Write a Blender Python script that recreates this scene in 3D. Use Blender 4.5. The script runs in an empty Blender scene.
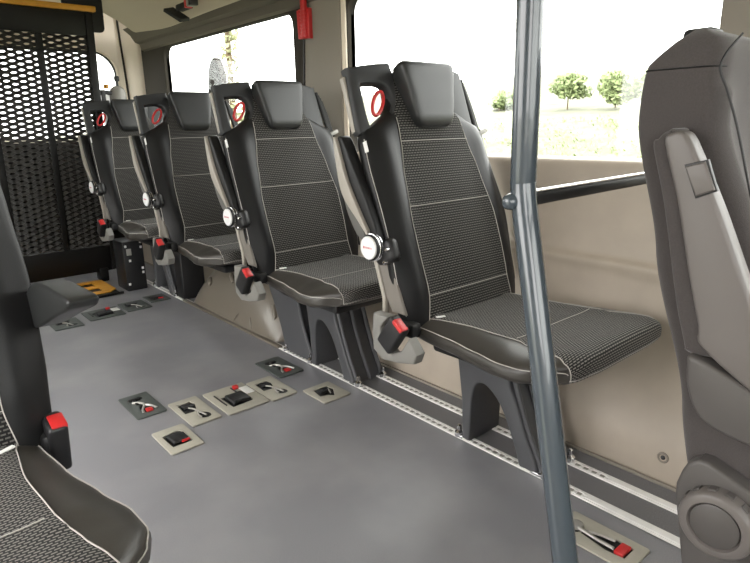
import bpy, bmesh, math, random
from mathutils import Vector, Matrix
random.seed(4)
scn = bpy.context.scene
COL = scn.collection
R = math.radians
PI = math.pi

# ------------------------------------------------------------------ materials
def newmat(name):
    m = bpy.data.materials.new(name); m.use_nodes = True
    nt = m.node_tree
    return m, nt, nt.nodes['Principled BSDF']

def mat(name, col, rough=.5, metal=0., spec=.5, noise=0., nscale=60., bump=0., bscale=200., coat=0., sheen=0.):
    m, nt, b = newmat(name)
    b.inputs['Base Color'].default_value = (*col, 1)
    b.inputs['Roughness'].default_value = rough
    b.inputs['Metallic'].default_value = metal
    b.inputs['Specular IOR Level'].default_value = spec
    b.inputs['Coat Weight'].default_value = coat
    b.inputs['Sheen Weight'].default_value = sheen
    L = nt.links.new
    if noise or bump:
        tc = nt.nodes.new('ShaderNodeTexCoord')
    if noise:
        n = nt.nodes.new('ShaderNodeTexNoise'); n.inputs['Scale'].default_value = nscale
        n.inputs['Detail'].default_value = 4
        L(tc.outputs['Object'], n.inputs['Vector'])
        r = nt.nodes.new('ShaderNodeValToRGB')
        r.color_ramp.elements[0].position = .3; r.color_ramp.elements[1].position = .7
        r.color_ramp.elements[0].color = (*[c*(1-noise) for c in col], 1)
        r.color_ramp.elements[1].color = (*[min(1, c*(1+noise)) for c in col], 1)
        L(n.outputs['Fac'], r.inputs['Fac']); L(r.outputs['Color'], b.inputs['Base Color'])
    if bump:
        n2 = nt.nodes.new('ShaderNodeTexNoise'); n2.inputs['Scale'].default_value = bscale
        n2.inputs['Detail'].default_value = 3
        L(tc.outputs['Object'], n2.inputs['Vector'])
        bp = nt.nodes.new('ShaderNodeBump'); bp.inputs['Strength'].default_value = bump
        bp.inputs['Distance'].default_value = .002
        L(n2.outputs['Fac'], bp.inputs['Height']); L(bp.outputs['Normal'], b.inputs['Normal'])
    return m

def weave_mat(name, dark, light, w, h, line=.42, dash=.74):
    """dark cloth with rows of staggered light dashes, laid out in the metric UV map"""
    m, nt, b = newmat(name)
    L = nt.links.new
    uv = nt.nodes.new('ShaderNodeUVMap'); sp = nt.nodes.new('ShaderNodeSeparateXYZ')
    L(uv.outputs['UV'], sp.inputs[0])
    def mt(op, a, bb=None, cc=None):
        n = nt.nodes.new('ShaderNodeMath'); n.operation = op
        for i, q in enumerate((a, bb, cc)):
            if q is None: continue
            if isinstance(q, (int, float)): n.inputs[i].default_value = q
            else: L(q, n.inputs[i])
        return n.outputs[0]
    v = mt('DIVIDE', sp.outputs['Y'], h); row = mt('FLOOR', v); fv = mt('FRACT', v)
    u = mt('ADD', mt('DIVIDE', sp.outputs['X'], w), mt('MULTIPLY', row, .5)); fu = mt('FRACT', u)
    mask = mt('MULTIPLY', mt('LESS_THAN', fv, line), mt('LESS_THAN', fu, dash))
    no = nt.nodes.new('ShaderNodeTexNoise'); no.inputs['Scale'].default_value = 900
    L(uv.outputs['UV'], no.inputs['Vector'])
    mask2 = mt('MULTIPLY', mask, mt('MULTIPLY_ADD', no.outputs['Fac'], .9, .45))
    mx = nt.nodes.new('ShaderNodeMix'); mx.data_type = 'RGBA'
    L(mask2, mx.inputs['Factor']); mx.inputs['A'].default_value = (*dark, 1); mx.inputs['B'].default_value = (*light, 1)
    L(mx.outputs['Result'], b.inputs['Base Color'])
    b.inputs['Roughness'].default_value = .85
    b.inputs['Specular IOR Level'].default_value = .2
    b.inputs['Sheen Weight'].default_value = .06
    bp = nt.nodes.new('ShaderNodeBump'); bp.inputs['Strength'].default_value = .4
    bp.inputs['Distance'].default_value = .0015
    L(mask, bp.inputs['Height']); L(bp.outputs['Normal'], b.inputs['Normal'])
    return m

def glass_mat(name):
    m = bpy.data.materials.new(name); m.use_nodes = True
    nt = m.node_tree; nt.nodes.clear()
    o = nt.nodes.new('ShaderNodeOutputMaterial')
    mx = nt.nodes.new('ShaderNodeMixShader')
    t = nt.nodes.new('ShaderNodeBsdfTransparent'); t.inputs['Color'].default_value = (.95, .97, .96, 1)
    g = nt.nodes.new('ShaderNodeBsdfGlossy'); g.inputs['Roughness'].default_value = .02
    mx.inputs[0].default_value = .05
    nt.links.new(t.outputs[0], mx.inputs[1])
    nt.links.new(g.outputs[0], mx.inputs[2]); nt.links.new(mx.outputs[0], o.inputs[0])
    return m

M = {}
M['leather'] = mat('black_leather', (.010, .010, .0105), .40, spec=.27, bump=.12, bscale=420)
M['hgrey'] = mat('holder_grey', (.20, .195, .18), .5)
M['cush'] = mat('cushion_leather_lit', (.042, .038, .033), .36, spec=.5, bump=.12, bscale=420)  # black leather again, warm ceiling reflection put into the base colour
M['mesh'] = mat('mesh_steel', (.030, .028, .026), .38, spec=.6)
M['band'] = mat('upper_band', (.125, .11, .088), .65, spec=.25)
M['hook'] = mat('hook_metal', (.42, .41, .38), .35, metal=.5)
M['head'] = mat('headrest_leather', (.020, .021, .021), .38, spec=.45, bump=.08, bscale=500)
M['wing'] = mat('wing_plastic', (.026, .027, .028), .5, spec=.35, bump=.08, bscale=600)
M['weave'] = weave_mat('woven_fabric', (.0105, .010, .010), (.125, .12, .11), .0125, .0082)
M['weave2'] = weave_mat('woven_fabric_lit', (.016, .0155, .015), (.21, .20, .185), .0115, .0072)  # cushion weave, sky light on it put into the lighter colours
M['stitch'] = mat('grey_thread', (.42, .40, .37), .8)
M['plast'] = mat('charcoal_plastic', (.066, .067, .072), .45, bump=.1, bscale=700)
M['black'] = mat('black_plastic', (.012, .012, .013), .45)
M['lgrey'] = mat('light_grey_plastic', (.30, .29, .265), .5)
M['sidefab'] = mat('grey_brown_side', (.17, .155, .135), .7)
M['trimgrey'] = mat('pale_trim', (.33, .305, .265), .45)
M['midgrey'] = mat('mid_grey_plastic', (.10, .097, .09), .5)
M['white'] = mat('white_plastic', (.8, .8, .8), .35)
M['tagw'] = mat('white_tag', (.75, .75, .73), .6)
M['chrome'] = mat('chrome', (.75, .75, .76), .15, metal=1.)
M['red'] = mat('red_plastic', (.55, .025, .025), .38)
M['redtext'] = mat('red_print', (.55, .12, .14), .5)
M['beige'] = mat('beige_wall_panel', (.40, .345, .28), .5, noise=.05, nscale=9, bump=.06, bscale=500)
M['cream'] = mat('cream_panel', (.80, .71, .58), .55)
M['taupe'] = mat('taupe_trim', (.045, .040, .033), .8, spec=.1, bump=.05, bscale=500)
M['pillar'] = mat('pillar_trim', (.25, .225, .19), .6, spec=.25, bump=.05, bscale=500)
M['ceil'] = mat('ceiling_lining', (.50, .44, .345), .8, bump=.06, bscale=400)
M['rubber'] = mat('black_rubber', (.012, .012, .012), .5)
M['alu'] = mat('bright_aluminium', (.86, .85, .83), .32, metal=.05, noise=.06, nscale=30)
M['alu2'] = mat('worn_aluminium', (.80, .79, .77), .35, metal=.1)
M['pole'] = mat('grey_painted_pole', (.060, .076, .090), .27, spec=.6, coat=.6)
M['arch'] = mat('bronze_grey_moulding', (.165, .143, .115), .30, spec=.55, coat=.15)
M['grille'] = mat('black_steel', (.007, .0065, .006), .45, spec=.3)
M['yellow'] = mat('safety_yellow', (.62, .29, .025), .5, noise=.1, nscale=25)
M['plate'] = mat('beige_anchor_plate', (.40, .38, .32), .5, noise=.04, nscale=40)
M['dplate'] = mat('dark_anchor_plate', (.075, .085, .08), .45)
M['dfab'] = mat('grey_seat_fabric', (.066, .0585, .0565), .9, spec=.2, noise=.10, nscale=420, bump=.25, bscale=900, sheen=.25)
M['dplas'] = mat('grey_armrest_plastic', (.135, .122, .114), .42, bump=.08, bscale=700)
M['dplas2'] = mat('grey_bracket_plastic', (.082, .075, .071), .45, bump=.1, bscale=700)
M['belt'] = mat('belt_webbing', (.018, .018, .018), .8)
M['glass'] = glass_mat('window_glass')
M['sole'] = mat('tan_oval', (.030, .022, .016), .8, noise=.15, nscale=60)
M['grass'] = mat('meadow_grass', (.165, .17, .115), .9, noise=.25, nscale=1.2)
M['leaf'] = mat('leaf', (.27, .33, .15), .8, noise=.3, nscale=3)
M['leafy'] = mat('yellow_leaf', (.30, .31, .17), .8, noise=.3, nscale=3)
M['bark'] = mat('bark', (.14, .10, .06), .9)
M['out'] = mat('van_shell', (.55, .55, .55), .5)

# floor: speckled grey vinyl with reflected window sheen put into pale patches
def floor_mat():
    m, nt, b = newmat('grey_vinyl_floor')
    L = nt.links.new
    tc = nt.nodes.new('ShaderNodeTexCoord')
    n1 = nt.nodes.new('ShaderNodeTexNoise'); n1.inputs['Scale'].default_value = 420; n1.inputs['Detail'].default_value = 2
    n2 = nt.nodes.new('ShaderNodeTexNoise'); n2.inputs['Scale'].default_value = 3.2; n2.inputs['Detail'].default_value = 5
    for n in (n1, n2): L(tc.outputs['Object'], n.inputs['Vector'])
    r1 = nt.nodes.new('ShaderNodeValToRGB')
    r1.color_ramp.elements[0].position = .35; r1.color_ramp.elements[0].color = (.180, .178, .194, 1)
    r1.color_ramp.elements[1].position = .68; r1.color_ramp.elements[1].color = (.262, .259, .276, 1)
    L(n1.outputs['Fac'], r1.inputs['Fac'])
    r2 = nt.nodes.new('ShaderNodeValToRGB')
    r2.color_ramp.elements[0].position = .42; r2.color_ramp.elements[0].color = (0, 0, 0, 1)
    r2.color_ramp.elements[1].position = .72; r2.color_ramp.elements[1].color = (.5, .5, .5, 1)
    L(n2.outputs['Fac'], r2.inputs['Fac'])
    mx = nt.nodes.new('ShaderNodeMix'); mx.data_type = 'RGBA'
    L(r2.outputs['Color'], mx.inputs['Factor']); L(r1.outputs['Color'], mx.inputs['A'])
    mx.inputs['B'].default_value = (.36, .355, .36, 1)
    L(mx.outputs['Result'], b.inputs['Base Color'])
    mr = nt.nodes.new('ShaderNodeMapRange'); mr.inputs['To Min'].default_value = .27; mr.inputs['To Max'].default_value = .45
    L(n2.outputs['Fac'], mr.inputs['Value']); L(mr.outputs['Result'], b.inputs['Roughness'])
    bp = nt.nodes.new('ShaderNodeBump'); bp.inputs['Strength'].default_value = .15; bp.inputs['Distance'].default_value = .001
    L(n1.outputs['Fac'], bp.inputs['Height']); L(bp.outputs['Normal'], b.inputs['Normal'])
    return m
M['floor'] = floor_mat()
M['floor2'] = mat('dark_floor_strip', (.150, .147, .153), .5, noise=.2, nscale=300)

# ------------------------------------------------------------------ object helpers
def link(name, me, m, parent=None, smooth=35):
    o = bpy.data.objects.new(name, me); COL.objects.link(o)
    if m is not None:
        me.materials.clear(); me.materials.append(M[m] if isinstance(m, str) else m)
    me.polygons.foreach_set('use_smooth', [True]*len(me.polygons))
    if smooth: me.set_sharp_from_angle(angle=R(smooth))
    me.update()
    if parent is not None: o.parent = parent
    return o

def ob(name, bm, m, parent=None, smooth=35, recalc=True):
    if recalc: bmesh.ops.recalc_face_normals(bm, faces=bm.faces)
    me = bpy.data.meshes.new(name); bm.to_mesh(me); bm.free()
    return link(name, me, m, parent, smooth)

def empty(name, loc, label=None, cat=None, group=None, rot=(0, 0, 0)):
    o = bpy.data.objects.new(name, None); COL.objects.link(o)
    o.location = loc; o.rotation_euler = rot; o.empty_display_size = .05
    if label: tag(o, label, cat, group)
    return o

def tag(o, label, cat, group=None, kind=None):
    o['label'] = label; o['category'] = cat
    if group: o['group'] = group
    if kind: o['kind'] = kind
    return o

def struct(o):
    o['kind'] = 'structure'; return o

def box(bm, c, s, bev=0., seg=2, rot=None):
    g = bmesh.ops.create_cube(bm, size=1.)
    vs = g['verts']
    for v in vs: v.co = Vector((v.co.x*s[0], v.co.y*s[1], v.co.z*s[2]))
    if bev:
        es = list({e for v in vs for e in v.link_edges})
        r = bmesh.ops.bevel(bm, geom=es, offset=bev, segments=seg, affect='EDGES', profile=.5)
        vs = list({v for f in r['faces'] for v in f.verts} | {v for v in vs if v.is_valid})
    mt = (rot.to_4x4() if rot is not None else Matrix.Identity(4))
    for v in vs: v.co = mt @ v.co + Vector(c)
    return vs

def tube(bm, pts, r, n=10, closed=False, caps=True):
    pts = [Vector(p) for p in pts]
    rings = []; N = len(pts); up = None
    for i, p in enumerate(pts):
        a = pts[(i-1) % N] if (closed or i > 0) else pts[i]
        b = pts[(i+1) % N] if (closed or i < N-1) else pts[i]
        t = (b-a).normalized()
        if up is None:
            up = t.orthogonal().normalized()
        else:
            up = (up - t*up.dot(t)).normalized()
        s = t.cross(up)
        rr = r[i] if isinstance(r, (list, tuple)) else r
        rings.append([bm.verts.new(p + (up*math.cos(2*PI*k/n) + s*math.sin(2*PI*k/n))*rr) for k in range(n)])
    for i in range(N if closed else N-1):
        A, B = rings[i], rings[(i+1) % N]
        for k in range(n):
            bm.faces.new((A[k], A[(k+1) % n], B[(k+1) % n], B[k]))
    if caps and not closed:
        bm.faces.new(rings[0][::-1]); bm.faces.new(rings[-1])

def lathe(bm, prof, c, axis='x', n=32):
    """prof: list of (axial, radius)"""
    rings = []
    for a, r in prof:
        ring = []
        for k in range(n):
            th = 2*PI*k/n; u, w = r*math.cos(th), r*math.sin(th)
            p = {'x': (a, u, w), 'y': (u, a, w), 'z': (u, w, a)}[axis]
            ring.append(bm.verts.new(Vector(c)+Vector(p)))
        rings.append(ring)
    for A, B in zip(rings, rings[1:]):
        for k in range(n): bm.faces.new((A[k], A[(k+1) % n], B[(k+1) % n], B[k]))
    bm.faces.new(rings[0][::-1]); bm.faces.new(rings[-1])

def spline(pts, n=8, closed=False):
    P = [Vector(p) for p in pts]; out = []; N = len(P)
    rng = range(N if closed else N-1)
    for i in rng:
        g = (lambda k: P[k % N]) if closed else (lambda k: P[max(0, min(N-1, k))])
        p0, p1, p2, p3 = g(i-1), g(i), g(i+1), g(i+2)
        for k in range(n):
            t = k/n
            out.append(.5*((2*p1)+(p2-p0)*t+(2*p0-5*p1+4*p2-p3)*t*t+(3*p1-p0-3*p2+p3)*t**3))
    if not closed: out.append(P[-1])
    return out

def rrect(x0, y0, x1, y1, r, n=6):
    out = []
    for cx, cy, a in ((x1-r, y1-r, 0), (x0+r, y1-r, 90), (x0+r, y0+r, 180), (x1-r, y0+r, 270)):
        for k in range(n+1):
            th = R(a+90*k/n); out.append((cx+r*math.cos(th), cy+r*math.sin(th)))
    return out

def plate(name, polys, thick, m, parent=None, bev=0., frame=None, smooth=35):
    """flat plate of thickness `thick` centred on its plane, from closed 2D polygons (later ones are holes);
    frame: Matrix taking (u, v, w) -> object space"""
    cu = bpy.data.curves.new('c', 'CURVE'); cu.dimensions = '2D'; cu.fill_mode = 'BOTH'
    cu.extrude = max(1e-5, thick/2-bev); cu.bevel_depth = bev; cu.bevel_resolution = 2; cu.offset = -bev
    for pl in polys:
        s = cu.splines.new('POLY'); s.points.add(len(pl)-1)
        for q, p in zip(s.points, pl): q.co = (p[0], p[1], 0, 1)
        s.use_cyclic_u = True
    tmp = bpy.data.objects.new('c', cu); COL.objects.link(tmp)
    dg = bpy.context.evaluated_depsgraph_get()
    me = bpy.data.meshes.new_from_object(tmp.evaluated_get(dg))
    bpy.data.objects.remove(tmp); bpy.data.curves.remove(cu)
    me.name = name
    if frame is not None: me.transform(frame)
    bm = bmesh.new(); bm.from_mesh(me)
    bmesh.ops.remove_doubles(bm, verts=bm.verts, dist=1e-5)
    bpy.data.meshes.remove(me)
    return ob(name, bm, m, parent, smooth)

def frameM(o, u, v):
    u = Vector(u).normalized(); v = Vector(v).normalized(); w = u.cross(v)
    return Matrix(((u.x, v.x, w.x, o[0]), (u.y, v.y, w.y, o[1]), (u.z, v.z, w.z, o[2]), (0, 0, 0, 1)))
YZ = lambda x: frameM((x, 0, 0), (0, 1, 0), (0, 0, 1))      # plate in the y-z plane at x
XZ = lambda y: frameM((0, y, 0), (1, 0, 0), (0, 0, 1))
XY = lambda z: frameM((0, 0, z), (1, 0, 0), (0, 1, 0))

def lerp_tab(tab, s):
    if s <= tab[0][0]: return tab[0][1:]
    for a, b in zip(tab, tab[1:]):
        if s <= b[0]:
            t = (s-a[0])/(b[0]-a[0]); t = t*t*(3-2*t)*.5 + t*.5
            return tuple(x+(y-x)*t for x, y in zip(a[1:], b[1:]))
    return tab[-1][1:]

def normal(P, u, v, e=1e-3):
    a = P(u+e, v)-P(u-e, v); b = P(u, v+e)-P(u, v-e)
    n = a.cross(b)
    return n.normalized() if n.length > 1e-12 else Vector((0, 0, 1))

def patch(name, P, urange, v0, v1, nu, nv, off, m, parent, sign=1, uvscale=(1, 1)):
    """raised skin on a surface P(u, v) with a skirt going back into it; carries a metric UV map"""
    bm = bmesh.new(); uvl = bm.loops.layers.uv.new('UVMap')
    G = []; UV = {}
    vl = 0.; prev = None
    for j in range(nv+1):
        v = v0+(v1-v0)*j/nv
        ua, ub = urange(v)
        row = []
        pm = P((ua+ub)/2, v)
        if prev is not None: vl += (pm-prev).length
        prev = pm
        ul = 0; pp = None
        pts = []
        for i in range(nu+1):
            u = ua+(ub-ua)*i/nu
            p = P(u, v)
            if pp is not None: ul += (p-pp).length
            pp = p
            o = off if 0 < i < nu and 0 < j < nv else off*.25
            vt = bm.verts.new(p+normal(P, u, v)*o*sign)
            pts.append((vt, ul))
        for vt, l in pts: UV[vt] = (l-ul/2, vl); row.append(vt)
        G.append(row)
    def face(vs):
        f = bm.faces.new(vs)
        for lp in f.loops: lp[uvl].uv = UV[lp.vert]
    for j in range(nv):
        for i in range(nu):
            q = (G[j][i], G[j][i+1], G[j+1][i+1], G[j+1][i])
            face(q if sign > 0 else q[::-1])
    # skirt
    rim = [G[0][i] for i in range(nu+1)]+[G[j][nu] for j in range(1, nv+1)]+[G[nv][i] for i in range(nu-1, -1, -1)]+[G[j][0] for j in range(nv-1, 0, -1)]
    c = sum((v.co for v in rim), Vector())/len(rim)
    nn = normal(P, 0, (v0+v1)/2)*sign
    low = []
    for v in rim:
        w = bm.verts.new(v.co - nn*.006); UV[w] = UV[v]; low.append(w)
    for k in range(len(rim)):
        k2 = (k+1) % len(rim)
        q = (rim[k], low[k], low[k2], rim[k2])
        face(q if sign > 0 else q[::-1])
    return ob(name, bm, m, parent, 50, recalc=False)

def closed_grid(name, P, us, vs, m, parent, smooth=60):
    """P(u, v): u goes round (closed), v from end to end with cap fans"""
    bm = bmesh.new()
    G = [[bm.verts.new(P(u, v)) for u in us] for v in vs]
    n = len(us)
    for A, B in zip(G, G[1:]):
        for k in range(n):
            bm.faces.new((A[k], A[(k+1) % n], B[(k+1) % n], B[k]))
    bm.faces.new(G[0][::-1]); bm.faces.new(G[-1])
    bmesh.ops.remove_doubles(bm, verts=bm.verts, dist=1e-5)
    return ob(name, bm, m, parent, smooth)

def stitch(bm, pts, r=.0012):
    tube(bm, pts, r, 6)

# ------------------------------------------------------------------ passenger seat
# local frame: x sideways, y back (+) / front (-), z up from the floor
BT = Vector((0, .3227, .9465)); BN = Vector((0, -.9465, .3227)); B0 = Vector((0, .046, .475))
def back_pt(x, v, d): return B0+BT*v+BN*d+Vector((x, 0, 0))

BACK = [(-.045, .235, .030), (-.02, .268, .047), (.05, .285, .055), (.15, .293, .058), (.32, .297, .060), (.48, .292, .057), (.575, .286, .052),
        (.615, .276, .050), (.645, .215, .048), (.675, .160, .045), (.72, .138, .042), (.78, .132, .036), (.805, .11, .02)]
def edge_d(v): return -.056+.034*math.exp(-((v-.30)/.17)**2)
def back_front(xi, v):
    hw, hd = lerp_tab(BACK, v)
    a = min(1, abs(xi)); f = (1-a**3.0)**(1/3.0)
    x = xi*hw
    e = edge_d(v)
    bol = .017*math.exp(-((abs(x)-.222)/.042)**2)*(1 if v < .56 else max(0, 1-(v-.56)/.07))
    bol *= min(1, max(0, (v+.02)/.12))
    lum = .012*math.exp(-((v-.12)/.14)**2)*math.exp(-(x/.16)**2)
    return back_pt(x, v, e+(-.004-e)*f+bol+lum)
def back_ring(th, v):
    hw, hd = lerp_tab(BACK, v)
    c, s = math.cos(th), math.sin(th)
    xi = (abs(c)**(2/3.))*(1 if c >= 0 else -1)
    if s >= 0: return back_front(xi, v)
    f = abs(s)**(2/3.)
    e = edge_d(v); return back_pt(xi*hw, v, e+(-.095-e)*f)
INS = [(-.02, .212), (.08, .196), (.2, .200), (.3, .200), (.45, .180), (.57, .156), (.62, .150), (.66, .146), (.8, .136)]
def ins_w(v):
    hw, hd = lerp_tab(BACK, v)
    return min(.93, lerp_tab(INS, v)[0]/hw)

# cushion: xi in -1..1 across, q along the profile back -> front -> down
CW = [(-.480, .262), (-.455, .282), (-.42, .312), (-.37, .330), (-.30, .326), (-.2, .298), (-.08, .268), (.05, .252), (.11, .240)]
PROF = [(.10, .455), (.08, .474), (.03, .478), (-.06, .480), (-.17, .483), (-.28, .489), (-.37, .498), (-.435, .504), (-.466, .503), (-.478, .493), (-.480, .470), (-.477, .452), (-.455, .430)]
BOT = [(-.41, .414), (-.25, .395), (-.1, .388), (.04, .388), (.09, .40), (.105, .425)]
def poly_eval(pts, q):
    n = len(pts)-1; k = min(n-1, max(0, int(q*n))); t = q*n-k
    g = lambda i: Vector((*pts[max(0, min(n, i))], 0))
    p0, p1, p2, p3 = g(k-1), g(k), g(k+1), g(k+2)
    r = .5*((2*p1)+(p2-p0)*t+(2*p0-5*p1+4*p2-p3)*t*t+(3*p1-p0-3*p2+p3)*t**3)
    return r.x, r.y
def cush_pt(xi, y, z):
    a = min(1., abs(xi))
    hw = lerp_tab(CW, y)[0]
    fac = (1-a**2.9)**(1/2.9)
    mid = .438
    fr = max(0., min(1., (-.10-y)/.37))
    y2 = y + fr*.035*a**8
    z2 = mid+(z-mid)*fac
    if z > mid: z2 += .010*math.exp(-((a-.72)/.16)**2)*(1 if y > -.3 else .4)
    return Vector((xi*hw*(1-.06*fr*a**8), y2, z2))
def cush_top(xi, q):
    return cush_pt(xi, *poly_eval(PROF, q))
LOOP = None
def cush_loop():
    out = []
    for k in range(37): out.append(poly_eval(PROF, k/36))
    for k in range(1, 12): out.append(poly_eval(BOT, k/12))
    return out
CLOOP = cush_loop()
def cins(q):
    y = poly_eval(PROF, q)[0]
    w = lerp_tab([(-.48, .250), (-.45, .248), (-.42, .238), (-.36, .222), (-.25, .203), (-.1, .192), (.02, .2), (.1, .215)], y)[0]
    return w/lerp_tab(CW, y)[0]

def arm_local(name, parent, down, m):
    """armrest; local y = rearwards from pivot when folded up; built upright then turned about the pivot"""
    piv = Vector((-.338*m, .183, .704)) if not down else Vector((-.318*m, .19, .695))
    root = bpy.data.objects.new(name, None); COL.objects.link(root); root.parent = parent
    root.location = piv; root.empty_display_size = .03
    # profile in (a: forward, l: along arm)
    def prism(nm, pts, x0, x1, mt, bev=.004):
        fr = frameM(((x0+x1)/2*m, 0, 0), (0, -1, 0), (0, 0, 1))
        return plate(nm, [pts], abs(x1-x0), mt, root, bev, fr)
    body = [(-.020, .0), (-.052, .06), (-.064, .13), (-.058, .20), (-.040, .28), (-.022, .345), (-.010, .365), (.004, .360), (.012, .34), (.020, .25), (.030, .15), (.034, .06), (.028, 0)]
    if down: body = [(a*(1-.9*b), b*1.05) for a, b in body]
    bp = [tuple(p)[:2] for p in spline([(a, b, 0) for a, b in body], 4)]
    prism('arm_pad', bp, *((.014, .056) if not down else (-.016, .034)), 'leather' if not down else 'head', .006)
    if down: root.rotation_euler = (R(75), 0, 0); return root
    sh = [(-.022, .02), (-.050, .06), (-.062, .13), (-.057, .20), (-.042, .27), (-.018, .12), (-.014, .04)]
    prism('arm_shell', [tuple(p)[:2] for p in spline([(a, b, 0) for a, b in sh], 4)], 0.006, .030, 'midgrey', .003)
    st = [(.000, .035), (-.022, .095), (-.052, .17), (-.056, .22), (-.044, .28), (-.026, .342), (-.010, .366), (-.012, .30), (-.016, .22), (-.004, .12), (.008, .05)]
    prism('arm_trim', [tuple(p)[:2] for p in spline([(a, b, 0) for a, b in st], 4)], 0.002, .030, 'trimgrey', .002)
    root.rotation_euler = (R(-25) if not down else R(75), 0, 0)
    return root

def make_seat(name, loc, label, m=1, arm_down=False):
    root = empty(name, loc, label, 'seat')
    X = lambda p: Vector((p.x*m, p.y, p.z))
    n = 56
    th = [2*PI*k/n for k in range(n)]
    vs = [-.045+.85*k/46 for k in range(47)]
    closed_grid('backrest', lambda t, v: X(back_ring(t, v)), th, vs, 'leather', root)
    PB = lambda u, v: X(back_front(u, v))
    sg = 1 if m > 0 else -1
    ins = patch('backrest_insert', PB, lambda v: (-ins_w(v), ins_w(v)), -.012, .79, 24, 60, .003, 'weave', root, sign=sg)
    bm = bmesh.new()
    for s in (-1, 1):
        stitch(bm, [PB(s*ins_w(v), v)+BN*.0022 for v in [-.01+.66*k/40 for k in range(41)]])
    for v in (.075, .36, .57):
        w = ins_w(v); stitch(bm, [PB(-w+2*w*k/16, v)+BN*.0042 for k in range(17)], .0011)
    for s in ((-1, 1) if not arm_down else ()):    # outer edge seam of the bolster
        stitch(bm, [X(back_pt(s*(lerp_tab(BACK, v)[0]*.985), v, back_dep(s*.985, v)+.002)) for v in [.03+.56*k/40 for k in range(41)]], .0013)
    ob('backrest_stitching', bm, 'stitch', root)
    # side skin low on the aisle side
    side = [(.30, .66), (.265, .54), (.235, .475), (.150, .475), (.125, .50), (.175, .60), (.215, .66)]
    if not arm_down: plate('side_cover', [[(y, z) for y, z in [(.205, .66), (.165, .545), (.135, .50), (.075, .50), (.098, .55), (.140, .66)]]], .012, 'sidefab', root, .004, YZ(-.286*m))
    if not arm_down: plate('side_trim', [[(.222, .672), (.176, .54), (.176, .47), (.162, .47), (.160, .545), (.203, .668)]], .016, 'trimgrey', root, .003, YZ(-.290*m))
    # headrest
    HR = [(.612, .066, .022), (.620, .078, .036), (.640, .088, .046), (.70, .101, .048), (.78, .117, .046), (.806, .119, .040), (.816, .112, .022)]
    def head(t, v):
        hw, hd = lerp_tab(HR, v); c, s = math.cos(t), math.sin(t)
        xi = abs(c)**(2/8.)*(1 if c >= 0 else -1); f = abs(s)**(2/6.)*(1 if s >= 0 else -1)
        return X(back_pt(xi*hw, v, (.004+.024*(v-.62)/.2)+hd*.55*f*(1 if f > 0 else 2.0)))
    closed_grid('headrest', head, [2*PI*k/40 for k in range(40)], [.612+.204*k/22 for k in range(23)], 'head', root, 45)
    def headf(u, v):
        hw, hd = lerp_tab(HR, v)
        return X(back_pt(u*hw, v, .0045+.024*(v-.62)/.2+hd*.55*(1-min(1, abs(u))**5)**.2))
    for sd in (-.94, .94):
        bm = bmesh.new(); stitch(bm, [headf(sd, v)+BN*.001 for v in [.80-.15*k/10 for k in range(11)]], .0009); ob('headrest_seam', bm, 'wing', root)
    # wings beside the headrest: aisle side has a grab hole
    def wing_poly(s):
        o = [(-.277, .802), (-.265, .820), (-.125, .833), (-.112, .820), (-.105, .765), (-.118, .700), (-.150, .655), (-.195, .632), (-.245, .618), (-.282, .610), (-.285, .66)]
        return [tuple(p)[:2] for p in spline([(a, b, 0) for a, b in o], 3, True)]
    hole = [(-.243, .752), (-.236, .764), (-.180, .766), (-.150, .752), (-.137, .720), (-.146, .685), (-.172, .658), (-.228, .636), (-.243, .644)]
    hole = [tuple(p)[:2] for p in spline([(a, b, 0) for a, b in hole], 3, True)]
    def wing(nm, polys, s, mt):
        fr = frameM(B0+BN*(-.036)+Vector((0, 0, 0)), (m*s, 0, 0), BT)
        w = plate(nm, polys, .040, mt, root, .010, fr)
        for v in w.data.vertices:        # set the outer edge back
            x = abs(v.co.x); v.co -= BN*(max(0, (x-.12)/.18)**1.5*.024)
        return w
    wing('grab_wing', [wing_poly(1), hole], 1, 'wing')
    wing('shoulder_wing', [[(.100-(-q[0]-.105)*-.74 if False else -(.105+(-q[0]-.105)*.76), q[1]) for q in wing_poly(1)]], -1, 'wing')
    plate('wing_lit_edge', [[(-.048, .622), (-.044, .795), (-.064, .795), (-.068, .622)]], .010, 'trimgrey', root, .003,  # pale plate added to paint light on the wing's outer edge
          frameM(B0+Vector((-.282*m, 0, 0))+BN*(-.010), BN, BT))
    # red belt loop in the grab hole
    bm = bmesh.new()
    c = back_pt(-.186, .705, -.036)
    ang = R(-34)
    pts = []
    for k in range(28):
        t = 2*PI*k/28
        a, b = .018*math.cos(t), .045*math.sin(t)
        pts.append(X(c+Vector((1, 0, 0))*(a*math.cos(ang)-b*math.sin(ang))+BT*(a*math.sin(ang)+b*math.cos(ang))))
    tube(bm, pts, .0058, 8, closed=True)
    lp = ob('belt_loop', bm, 'red', root); lp['label'] = 'red oval belt loop'
    # shoulder belt on the wall side
    bm = bmesh.new()
    for k in range(4):
        a = .262+.011*k
        tube(bm, [X(back_pt(a-.012, .80-.012*k, -.046-.006*k)), X(back_pt(a, .70, -.046-.006*k)), X(back_pt(a+.008, .60, -.044-.006*k))], .0085, 8)
    ob('belt_guide', bm, 'belt', root)
    bm = bmesh.new()
    wv = [back_pt(.302, .62, -.06), back_pt(.304, .50, -.06), back_pt(.305, .35, -.045), back_pt(.305, .2, -.045), back_pt(.302, .05, -.06)]
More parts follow.
